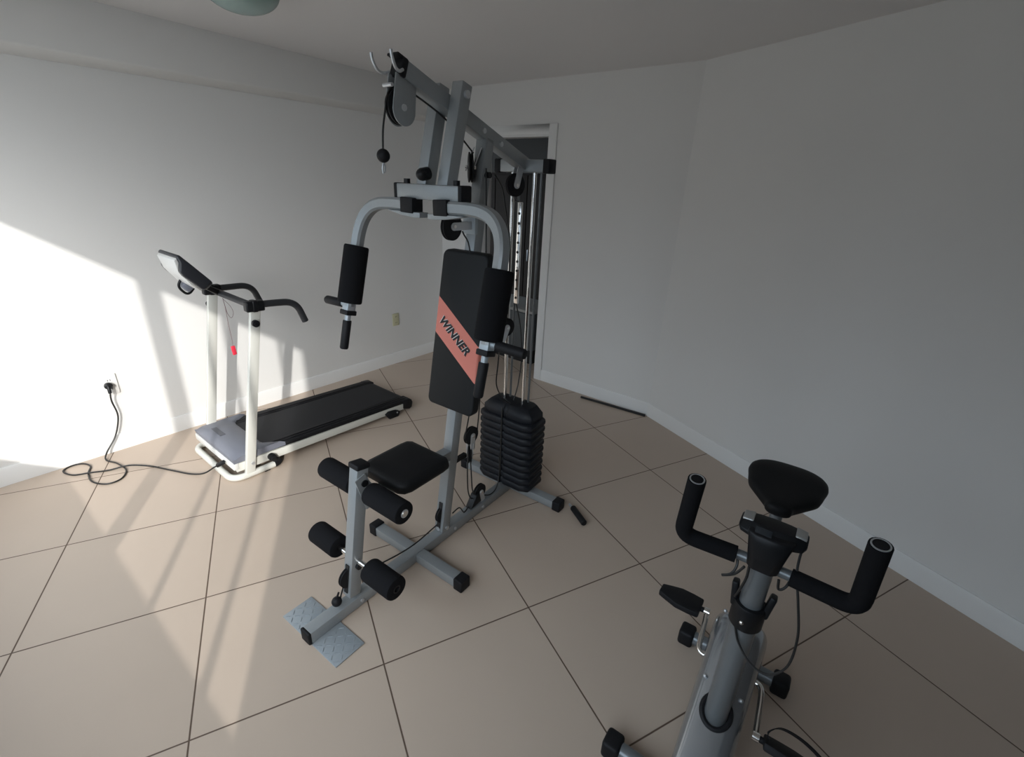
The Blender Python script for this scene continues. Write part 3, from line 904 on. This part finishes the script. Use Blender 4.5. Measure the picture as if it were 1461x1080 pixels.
# printed word along the band
cu_ = bpy.data.curves.new('word', 'FONT')
cu_.body = 'WINNER'
cu_.size = 0.052
cu_.shear = 0.3
cu_.offset = 0.0020
cu_.extrude = 0.0006
cu_.space_character = 1.02
cu_.align_x = 'CENTER'
cu_.align_y = 'CENTER'
to = bpy.data.objects.new('word', cu_)
COL.objects.link(to)
dg = bpy.context.evaluated_depsgraph_get()
me = bpy.data.meshes.new_from_object(to.evaluated_get(dg))
bpy.data.objects.remove(to)
def lettering(name, m, size_k, lift, shift):
    mm = me.copy()
    ex = (pb(1.03 - .70 * 0.1, 0.1, 0) - pb(1.03, 0, 0)).normalized()
    e0 = (pb(1.1, 0, 0) - pb(1.0, 0, 0)).normalized()
    ez = ex.cross(e0).normalized()
    if ez.x > 0:
        ez = -ez
    ey = ez.cross(ex).normalized()
    o0 = pb(1.030, 0.004, 0) + ez * lift + shift
    for v in mm.vertices:
        c = v.co
        v.co = o0 + ex * (c.x * size_k) + ey * c.y + ez * c.z
    mm.materials.clear(); mm.materials.append(m)
    o = bpy.data.objects.new(name, mm); COL.objects.link(o); o.parent = pad
    o['label'] = 'slanted black lettering' if m is M_black_txt else 'thin white outline of the lettering'
    return o
sh = pb(1.0, 0, 0) - pb(1.003, 0.003, 0)
lettering('lettering', M_black_txt, 1.0, 0.0022, V(0, 0, 0))
lettering('lettering_outline', M_white_txt, 1.0, 0.0010, V(0, 0.0025, 0.0015))

# press arms
def al(z): return 0.72 + 0.255 * (z - 1.61)
pivz = 1.915
for s in (-1, 1):
    bm = NB(); beam(bm, g(al(1.615) + .02, s * .0535, 1.615), g(al(1.95) + .02, s * .0535, 1.95), 0.050, 0.052, BSIDE); bar = obj('press_bar', bm, M_gym, gy, bevel=0.004)
    bm = NB(); cyl(bm, g(al(pivz) + .02, s * .078, pivz), g(al(pivz) + .02, s * .088, pivz), 0.013, n=16); obj('pivot_bolt', bm, M_zinc, bar)
bm = NB(); cyl(bm, g(al(1.66) - .022, -.01, 1.66), g(al(1.66) - .05, -.01, 1.655), 0.022, n=20); sphere(bm, g(al(1.66) - .05, -.01, 1.655), 0.021); obj('adjusting_knob', bm, M_plastic, gy)
bm = NB(); beam(bm, g(al(1.595), -.165, 1.597), g(al(1.595), .165, 1.597), TB, TB, (1, 0, 0)); pcb = obj('press_cross_bar', bm, M_gym, gy, bevel=0.004)
for s in (-1, 1):
    endcap(g(al(1.595), s * .152, 1.597), g(al(1.595), s * .172, 1.597), TB + .004, TB + .004, (1, 0, 0), pcb)
    bm = NB(); cyl(bm, g(al(1.595), s * .125, 1.620), g(al(1.595), s * .125, 1.640), 0.012, n=14); obj('cap_nut', bm, M_plastic, pcb)
    # arm: flat section tube curving outwards and down
    path = [(1.548, .075), (1.550, .13), (1.550, .20), (1.545, .26), (1.527, .31), (1.49, .347), (1.44, .366), (1.38, .372), (1.30, .374), (1.132, .376)]
    bm = NB(); sweep(bm, spline([g(al(z) - .008, s * b, z) for z, b in path], 5), 0, section=rect_section(0.044, 0.044, 0.008), up=(1, 0, 0)); arm = obj('press_arm', bm, M_gym, gy)
    bm = NB(); beam(bm, g(al(1.55) - .008, s * .052, 1.548), g(al(1.55) - .008, s * .118, 1.550), 0.056, 0.054, (1, 0, 0)); obj('arm_sleeve', bm, M_rubber, arm, bevel=0.004)
    bm = NB(); prism(bm, [g(al(1.55) - .03, s * .02, 1.526), g(al(1.55) - .03, s * .20, 1.527), g(al(1.55) - .03, s * .12, 1.512), g(al(1.55) - .03, s * .05, 1.506), g(al(1.55) - .03, s * .02, 1.508)], (0.045, 0, 0)); obj('gusset', bm, M_gym, arm, bevel=0.002)
    p0, p1 = g(al(1.375), s * .374, 1.375), g(al(1.145), s * .376, 1.145)
    dd = (p1 - p0); L = dd.length
    bm = NB(); lathe(bm, p0 - V(.008, 0, 0), dd, [(0.003, 0.022), (0, 0.03), (0, 0.044), (0.002, 0.048), (0.008, 0.050), (L - .008, 0.050), (L - .002, 0.048), (L, 0.044), (L, 0.03), (L - .003, 0.022)], 36); obj('arm_pad', bm, M_foam, gy)
    bm = NB(); beam(bm, g(al(1.15) - .008, s * .376, 1.148), g(al(1.095) - .008, s * .376, 1.095), 0.04, 0.04, BSIDE); blk = obj('handle_block', bm, M_plate, gy, bevel=0.004)
    bm = NB(); beam(bm, g(al(1.115) - .008, s * .376, 1.115), g(al(1.095) - .008, s * .376, 1.095), 0.05, 0.05, BSIDE); obj('collar', bm, M_rubber, blk, bevel=0.004)
    bm = NB(); cyl(bm, g(al(1.10) - .008, s * .376, 1.10), g(al(1.05) - .008, s * .376, 1.05), 0.0125); obj('handle_rod', bm, M_plate, blk)
    bm = NB(); lathe(bm, g(al(1.072) - .008, s * .376, 1.072), g(al(.95), s * .376, .95) - g(al(1.072), s * .376, 1.072), [(0, 0.012), (0, 0.0165), (0.003, 0.018), (0.118, 0.018), (0.124, 0.015), (0.126, 0.004)], 20); obj('grip', bm, M_rubber, blk)
    bm = NB(); cyl(bm, g(al(1.135) - .008, s * .38, 1.137), g(al(1.135) - .008, s * .44, 1.137), 0.0125); obj('handle_rod', bm, M_plate, blk)
    bm = NB(); lathe(bm, g(al(1.135) - .008, s * .418, 1.137), g(al(1.13), s * .53, 1.134) - g(al(1.135), s * .418, 1.137), [(0, 0.012), (0, 0.0165), (0.003, 0.018), (0.108, 0.018), (0.114, 0.015), (0.116, 0.004)], 20); obj('grip', bm, M_rubber, blk)

# weight stack
def oct_ring(hw, a0, a1, ch, z, notch=0.010):
    pts = [(a0 + ch * 0.55, -hw), (a0, -hw + ch), (a0, -0.013), (a0 + notch, -0.010), (a0 + notch, 0.010), (a0, 0.013), (a0, hw - ch), (a0 + ch * 0.55, hw), (a1 - ch * 0.55, hw), (a1, hw - ch), (a1, -hw + ch), (a1 - ch * 0.55, -hw)]
    return [g(a, b, z) for a, b in pts]
SZ0, SZ1, NPL = 0.066, 0.480, 10
ph = (SZ1 - SZ0) / NPL
for k in range(NPL):
    z = SZ0 + k * ph
    bm = NB()
    loft(bm, [oct_ring(0.168, 1.211, 1.385, 0.045, z + .0005), oct_ring(0.171, 1.207, 1.388, 0.045, z + ph * 0.15), oct_ring(0.172, 1.205, 1.390, 0.045, z + ph * 0.45), oct_ring(0.170, 1.208, 1.387, 0.045, z + ph * 0.82), oct_ring(0.165, 1.214, 1.382, 0.045, z + ph - .0005)])
    obj('weight_plate', bm, M_weight, gy, sharp=60)
bm = NB()
loft(bm, [oct_ring(0.160, 1.222, 1.378, 0.045, 0.4805, .006), oct_ring(0.158, 1.222, 1.378, 0.045, 0.512, .006), oct_ring(0.125, 1.245, 1.360, 0.03, 0.548, .004), oct_ring(0.115, 1.252, 1.352, 0.03, 0.552, .004)])
obj('top_plate', bm, M_weight, gy, bevel=0.003, sharp=50)
bm = NB(); box(bm, g(1.24, 0.12, 0.0515), g(1.36, -0.12, 0.0655)); obj('stack_cushion', bm, M_rubber, gy)
for s in (-1, 1):
    bm = NB(); cyl(bm, g(1.30, s * .0595, 0.5525), g(1.30, s * .0595, 1.686), 0.0095, n=20); obj('guide_rod', bm, M_chrome, gy)
    bm = NB(); cyl(bm, g(1.335, s * .0595 + .012, 0.5495), g(1.335, s * .0595 + .012, 1.69), 0.006, n=16); obj('rear_rod', bm, M_bike, gy)
# perforated selector bar hanging among the rods
bm = NB(); beam(bm, g(1.30, -0.012, 1.085), g(1.30, -0.012, 1.560), 0.024, 0.012, BSIDE); sel = obj('selector_bar', bm, M_chrome, gy, bevel=0.003)
for k in range(10):
    z = 1.115 + k * 0.044
    bm = NB(); cyl(bm, g(1.2925, -0.012, z), g(1.2938, -0.012, z), 0.0065, n=14); obj('pin_hole', bm, M_dark, sel)
# cables
bm = NB()
CR = 0.0032
def cab(pts, sub=6, r=CR): sweep(bm, spline([g(*p) for p in pts], sub), r, 8)
cab([(0.507, 0, 1.722), (0.512, 0, 1.78), (0.526, 0, 1.84), (0.533, 0, 1.868), (0.55, 0, 1.897), (0.585, 0, 1.904), (0.64, 0, 1.898), (0.80, 0, 1.838), (0.955, -.005, 1.742)])
cab([(0.988, 0.034, 1.690), (0.992, 0.037, 1.45), (0.995, 0.036, 1.10), (0.996, 0.012, 0.65), (0.9945, 0, 0.49)])
cab([(1.03, 0.045, 1.668), (1.075, 0.05, 1.62), (1.10, 0.05, 1.55), (1.145, 0.045, 1.42), (1.19, 0.02, 1.20), (1.208, 0.0, 1.032)])
cab([(1.160, 0.0, 0.905), (1.09, 0.045, 0.83), (1.075, 0.05, 0.74), (1.12, 0.045, 0.66), (1.20, 0.03, 0.59), (1.26, 0.01, 0.553)])
cab([(1.30, -0.012, 1.087), (1.34, -0.005, 0.95), (1.355, 0, 0.78), (1.335, 0.0, 0.64), (1.30, 0.0, 0.555)])
cab([(0.902, 0, 0.49), (0.906, 0.033, 0.70), (0.905, 0.037, 1.00), (0.893, 0.037, 1.36), (0.872, 0.012, 1.455)])
cab([(0.925, 0.0, 0.375), (0.900, 0.02, 0.30), (0.905, 0.02, 0.20), (0.935, 0.01, 0.13), (0.965, 0, 0.105)])
cab([(0.945, 0.0, 0.36), (0.93, 0.02, 0.28), (0.94, 0.02, 0.18), (0.975, 0.01, 0.128)])
cab([(1.045, 0.012, 0.085), (1.09, 0.02, 0.068), (1.15, 0.012, 0.07), (1.19, 0.0, 0.12), (1.20, -0.01, 0.25)])
cab([(0.80, 0.01, 0.115), (0.84, 0.02, 0.13), (0.88, 0.015, 0.075), (0.93, 0.0, 0.07)])
cab([(0.252, 0, 0.150), (0.40, 0.004, 0.112), (0.55, 0.004, 0.092), (0.70, 0.002, 0.105)])
cab([(0.18, 0, 0.135), (0.165, 0, 0.10), (0.155, 0, 0.07)])
cab([(1.232, 0.0, 1.586), (1.255, -0.01, 1.57), (1.285, -0.012, 1.562)])
cab([(1.2, 0, 0.55), (1.198, 0.0, 0.47), (1.199, 0.0, 0.30), (1.2, 0, 0.12)], r=0.004)
obj('pull_cable', bm, M_cable, gy)
bm = NB(); sphere(bm, g(0.507, 0, 1.704), 0.021); obj('cable_stop_ball', bm, M_rubber, gy)
bm = NB(); sweep(bm, [g(0.507, 0, 1.684), g(0.512, 0, 1.672), g(0.510, 0, 1.655), g(0.503, 0, 1.653), g(0.501, 0, 1.667), g(0.506, 0, 1.684)], 0.003, 8); obj('snap_hook', bm, M_zinc, gy)
bm = NB(); sphere(bm, g(0.145, 0, 0.088), 0.020); cyl(bm, g(0.145, 0, 0.10), g(0.158, 0, 0.125), 0.004, n=10); obj('cable_stop_ball', bm, M_rubber, gy)

# ---------------------------------------------------------------- loose grip bar on the floor
gb = thing('grip_bar', 'short black rubber grip on a metal rod lying by the rear foot', 'bar', (0.952, -0.994, 0.0), MA)
bm = NB(); cyl(bm, g(1.358, 0.368, 0.012), g(1.335, 0.405, 0.012), 0.007, n=14); obj('rod', bm, M_zinc, gb)
d_ = g(1.262, 0.512, 0) - g(1.338, 0.400, 0)
bm = NB(); lathe(bm, g(1.338, 0.400, 0.0165), d_, [(0, 0.007), (0, 0.014), (0.004, 0.0165), (d_.length - .005, 0.0165), (d_.length, 0.014), (d_.length, 0.004)], 20); obj('grip', bm, M_rubber, gb)

# ---------------------------------------------------------------- exercise bike
bk = thing('exercise_bike', 'silver upright exercise bike with black handlebar in the near right corner', 'exercise bike', (2.37, -1.74, 0), math.atan2(-0.47, -0.882))
def b3(f, s, z): return V(f, s, z)
# stabilisers
for f, hl, nm in ((0.0, 0.192, 'rear'), (0.545, 0.262, 'front')):
    bm = NB(); cyl(bm, b3(f, -(hl - .03), 0.034), b3(f, hl - .03, 0.034), 0.025); st = obj('stabiliser', bm, M_bike, bk)
    for s in (-1, 1):
        bm = NB(); beam(bm, b3(f, s * (hl - .055), 0.033), b3(f, s * hl, 0.033), 0.066, 0.066, (1, 0, 0)); obj('end_cap', bm, M_rubber, st, bevel=0.012, seg=3)
bm = NB(); beam(bm, b3(0.0, 0, 0.055), b3(0.56, 0, 0.055), 0.05, 0.04, (0, 1, 0)); obj('base_tube', bm, M_bike, bk, bevel=0.004)
# shroud: closed side profile, barrel cross section
top = [(0.13, 0.30), (0.15, 0.375), (0.20, 0.415), (0.27, 0.400), (0.36, 0.350), (0.45, 0.297), (0.55, 0.240), (0.64, 0.185), (0.715, 0.125)]
bot = [(0.13, 0.24), (0.15, 0.17), (0.20, 0.125), (0.27, 0.100), (0.36, 0.085), (0.45, 0.080), (0.55, 0.080), (0.64, 0.085), (0.715, 0.105)]
hw_ = [0.066, 0.080, 0.080, 0.077, 0.075, 0.073, 0.070, 0.066, 0.040]
def resample(l, sub=4):
    p = spline([V(*x, 0) if len(x) == 2 else V(*x) for x in l], sub)
    return p
rt, rb = resample(top), resample(bot)
rh = [v.x for v in spline([V(h, 0, 0) for h in hw_], 4)]
bm = NB()
rings = []
NS = 28
for a, b, h in zip(rt, rb, rh):
    cz, hz = (a.y + b.y) / 2, (a.y - b.y) / 2
    ring = []
    for k in range(NS):
        an = 2 * PI * k / NS
        c, s = math.cos(an), math.sin(an)
        e = 0.62
        x = math.copysign(abs(c) ** e, c) * h
        z = math.copysign(abs(s) ** e, s) * hz
        ring.append(b3(a.x, x, cz + z))
    rings.append(ring)
loft(bm, rings)
sd = obj('shroud', bm, M_shroud, bk, sharp=80)
for f, s, z in ((0.19, -0.055, 0.408), (0.385, -0.052, 0.327), (0.395, 0.05, 0.322), (0.60, -0.052, 0.20)):
    bm = NB(); sphere(bm, b3(f, s, z), 0.006, seg=12); obj('screw', bm, M_zinc, sd)
bm = NB()
rings = []
for k in range(32):
    an = 2 * PI * k / 32
    c = b3(0.45 + 0.037 * math.cos(an), 0.037 * math.sin(an), 0.2975 - 0.57 * 0.037 * math.cos(an))
    rad_ = b3(math.cos(an), math.sin(an), -0.57 * math.cos(an)).normalized()
    up_ = b3(0.5, 0, 0.87)
    rings.append([c + rad_ * (0.007 * math.cos(t)) + up_ * (0.007 * math.sin(t)) for t in [2 * PI * j / 8 for j in range(8)]])
loft(bm, rings, closed=True)
obj('gasket', bm, M_rubber, bk)
# post
bm = NB(); cyl(bm, b3(0.45, 0, 0.25), b3(0.45, 0, 0.685), 0.030, n=32); obj('lower_post', bm, M_bike, bk)
bm = NB(); lathe(bm, b3(0.45, 0, 0.645), (0, 0, 1), [(0, 0.0305), (0, 0.036), (0.004, 0.0385), (0.062, 0.0385), (0.068, 0.036), (0.068, 0.027)], 32); co = obj('collar', bm, M_plastic, bk)
bm = NB(); sphere(bm, b3(0.4885, -0.006, 0.675), 0.006, seg=12); obj('screw', bm, M_chrome, co)
for s in (-1, 1):
    bm = NB(); beam(bm, b3(0.452, s * 0.034, 0.69), b3(0.445, s * 0.043, 0.755), 0.026, 0.016, (1, 0, 0)); obj('latch', bm, M_plastic, co, bevel=0.005)
bm = NB(); cyl(bm, b3(0.45, 0, 0.68), b3(0.45, 0, 0.87), 0.0265, n=32); obj('upper_post', bm, M_bike, bk)
# handlebar
HZ = 0.842
bm = NB(); sweep(bm, rounded([b3(0.466, -0.10, HZ + .001), b3(0.462, -0.05, HZ), b3(0.462, 0.05, HZ), b3(0.466, 0.10, HZ + .001)], 0.02, 4), 0.0125, 14); hbar = obj('handlebar', bm, M_bike, bk)
for s in (-1, 1):
    pth = rounded([b3(0.466, s * 0.058, HZ), b3(0.480, s * 0.184, HZ + .004), b3(0.512, s * 0.172, 1.03)], 0.034, 8)
    bm = NB(); sweep(bm, pth, 0.0205, 18); gr = obj('handlebar_grip', bm, M_foam, bk)
    d = (pth[-1] - pth[-2]).normalized()
    bm = NB(); lathe(bm, pth[-1] - d * 0.004, d, [(0, 0.004), (0, 0.0170), (0.006, 0.0170), (0.006, 0.0145), (0.0045, 0.0140), (0.0045, 0.004)], 24); obj('end_ring', bm, M_zinc, gr)
    bm = NB(); lathe(bm, pth[-1] + d * 0.001, d, [(0, 0.003), (0, 0.0138), (0.0008, 0.0138), (0.0008, 0.003)], 24); obj('end_plug', bm, M_rubber, gr)
# console
bm = NB()
rows = []
for z, w, d0, d1 in ((0.838, 0.033, 0.030, 0.040), (0.87, 0.037, 0.032, 0.042), (0.915, 0.045, 0.034, 0.040), (0.93, 0.048, 0.034, 0.034)):
    rows.append([b3(0.452 - d0, -w, z), b3(0.452 - d0, w, z), b3(0.452 + d1 * 0.7, w, z), b3(0.452 + d1, w * 0.6, z), b3(0.452 + d1, -w * 0.6, z), b3(0.452 + d1 * 0.7, -w, z)])
loft(bm, rows)
obj('console_neck', bm, M_plastic, bk, bevel=0.004)
bm = NB()
rows = []
KS = 0.80
for s, f0, f1, z0, z1 in ((-0.088, 0.405, 0.455, 0.925, 0.945), (-0.080, 0.400, 0.466, 0.918, 0.950), (-0.04, 0.396, 0.476, 0.914, 0.954), (0, 0.395, 0.479, 0.913, 0.955), (0.04, 0.396, 0.476, 0.914, 0.954), (0.080, 0.400, 0.466, 0.918, 0.950), (0.088, 0.405, 0.455, 0.925, 0.945)):
    s *= KS
    z0, z1 = 0.908 + (z0 - 0.913) * 0.75, 0.908 + (z1 - 0.913) * 0.75
    f0 += 0.008
    rows.append([b3(f0, s, z0), b3(f1, s, z0), b3(f1, s, z0 + .009), b3(f1 - .02, s, z1), b3(f0 + .008, s, z1), b3(f0, s, z1 - .009)])
loft(bm, rows)
con = obj('console', bm, M_plastic, bk, bevel=0.002, sharp=30)
for s in (-1, 1):
    bm = NB()
    s_k = s * KS
    hexa(bm, [b3(0.410, s_k * 0.054, 0.9353), b3(0.452, s_k * 0.054, 0.9353), b3(0.449, s_k * 0.083, 0.9323), b3(0.412, s_k * 0.083, 0.9323), b3(0.412, s_k * 0.054, 0.9404), b3(0.449, s_k * 0.054, 0.9404), b3(0.446, s_k * 0.083, 0.9379), b3(0.414, s_k * 0.083, 0.9379)])
    obj('sensor_plate', bm, M_screen, con, bevel=0.002)['label'] = 'silver grey end panel'
bm = NB(); hexa(bm, [b3(0.461, -0.036, 0.9368), b3(0.477, -0.034, 0.9263), b3(0.479, 0.0, 0.9263), b3(0.463, 0.0, 0.9368), b3(0.464, -0.036, 0.9390), b3(0.480, -0.034, 0.9285), b3(0.482, 0.0, 0.9285), b3(0.466, 0.0, 0.9390)])
obj('window', bm, M_lcd, con, bevel=0.001)
# bike cables
bm = NB()
sweep(bm, spline([b3(0.44, 0.062, 0.915), b3(0.462, 0.066, 0.86), b3(0.485, 0.085, 0.80), b3(0.50, 0.105, 0.72), b3(0.51, 0.105, 0.635), b3(0.512, 0.075, 0.585), b3(0.505, 0.035, 0.585), b3(0.487, 0.0, 0.61), b3(0.478, -0.018, 0.648)], 8), 0.0028, 8)
sweep(bm, spline([b3(0.45, -0.058, 0.842), b3(0.47, -0.05, 0.815), b3(0.478, -0.058, 0.790), b3(0.476, -0.075, 0.775), b3(0.478, -0.05, 0.795), b3(0.475, -0.034, 0.825)], 6), 0.0032, 8)
sweep(bm, spline([b3(0.478, -0.025, 0.835), b3(0.484, -0.024, 0.80), b3(0.482, -0.031, 0.755), b3(0.47, -0.036, 0.725)], 6), 0.003, 8)
sweep(bm, spline([b3(0.455, 0.062, 0.842), b3(0.475, 0.055, 0.818), b3(0.478, 0.043, 0.806), b3(0.476, 0.038, 0.83)], 6), 0.003, 8)
obj('sensor_cable', bm, M_cable, bk)
# seat post and seat
bm = NB(); cyl(bm, b3(0.02, 0, 0.06), b3(-0.055, 0, 0.52), 0.030, n=28); obj('seat_tube', bm, M_bike, bk)
bm = NB(); cyl(bm, b3(-0.05, 0, 0.48), b3(-0.085, 0, 0.70), 0.0195, n=24); obj('seat_post', bm, M_bike, bk)
bm = NB()
st_ = [(-0.275, 0.030, 0.735, 0.715), (-0.262, 0.080, 0.748, 0.705), (-0.235, 0.112, 0.754, 0.698), (-0.195, 0.124, 0.754, 0.694), (-0.15, 0.117, 0.748, 0.690), (-0.105, 0.106, 0.742, 0.686), (-0.062, 0.074, 0.738, 0.684), (-0.02, 0.044, 0.735, 0.686), (0.002, 0.036, 0.730, 0.690), (0.012, 0.016, 0.722, 0.702)]
sts = spline([V(f, w, 0) for f, w, a, b in st_], 4)
zs = spline([V(a, b, 0) for f, w, a, b in st_], 4)
rings = []
for p, q in zip(sts, zs):
    ring = []
    for k in range(24):
        an = 2 * PI * k / 24
        c, s = math.cos(an), math.sin(an)
        zc, hz = (q.x + q.y) / 2, (q.x - q.y) / 2
        ring.append(b3(p.x, math.copysign(abs(c) ** 0.7, c) * p.y, zc + math.copysign(abs(s) ** 0.7, s) * hz))
    rings.append(ring)
loft(bm, rings)
obj('saddle', bm, M_vinyl, bk, sharp=80)
# cranks and pedals
ax_f, ax_z = 0.265, 0.27
for s, pf, pz in ((-1, 0.134, 0.315), (1, 0.396, 0.225)):
    bm = NB()
    sweep(bm, rounded([b3(ax_f, s * 0.062, ax_z), b3(ax_f, s * 0.094, ax_z), b3(ax_f + (pf - ax_f) * 0.3, s * 0.100, ax_z + (pz - ax_z) * 0.3), b3(pf, s * 0.108, pz)], 0.022, 6), 0.0085, 12)
    cyl(bm, b3(pf, s * 0.100, pz), b3(pf, s * 0.118, pz), 0.013, n=16)
    obj('crank_arm', bm, M_chrome, bk)
    bm = NB(); cyl(bm, b3(pf, s * 0.115, pz), b3(pf, s * 0.135, pz), 0.009, n=14)
    tl_ = 0.10 if s < 0 else 0.75
    u = V(1, 0, tl_).normalized(); n_ = V(-u.z, 0, u.x); sv = V(0, 1, 0)
    c = b3(pf, s * 0.185, pz)
    out = [(0.042, -0.056), (0.046, -0.02), (0.046, 0.02), (0.034, 0.055), (0.022, 0.085), (-0.022, 0.085), (-0.034, 0.055), (-0.046, 0.02), (-0.046, -0.02), (-0.042, -0.056)]
    prism(bm, [c + u * x + sv * (s * y) - n_ * 0.011 for x, y in out], n_ * 0.022)
    pdl = obj('pedal', bm, M_rubber, bk, bevel=0.005)
    if s > 0:
        bm = NB()
        pts = spline([c + sv * -0.045 + n_ * 0.010, c + sv * -0.050 + n_ * 0.030, c + sv * -0.02 + n_ * 0.050 + u * -.02, c + sv * 0.04 + n_ * 0.045 + u * -.03, c + sv * 0.10 + n_ * 0.02 + u * -.02, c + sv * 0.125 - n_ * 0.012, c + sv * 0.095 - n_ * 0.018, c + sv * 0.06 - n_ * 0.008], 6)
        sec = [(-0.010, -0.0012), (0.010, -0.0012), (0.010, 0.0012), (-0.010, 0.0012)]
        sweep(bm, pts, 0, section=sec, up=u)
        obj('pedal_strap', bm, M_rubber, pdl)
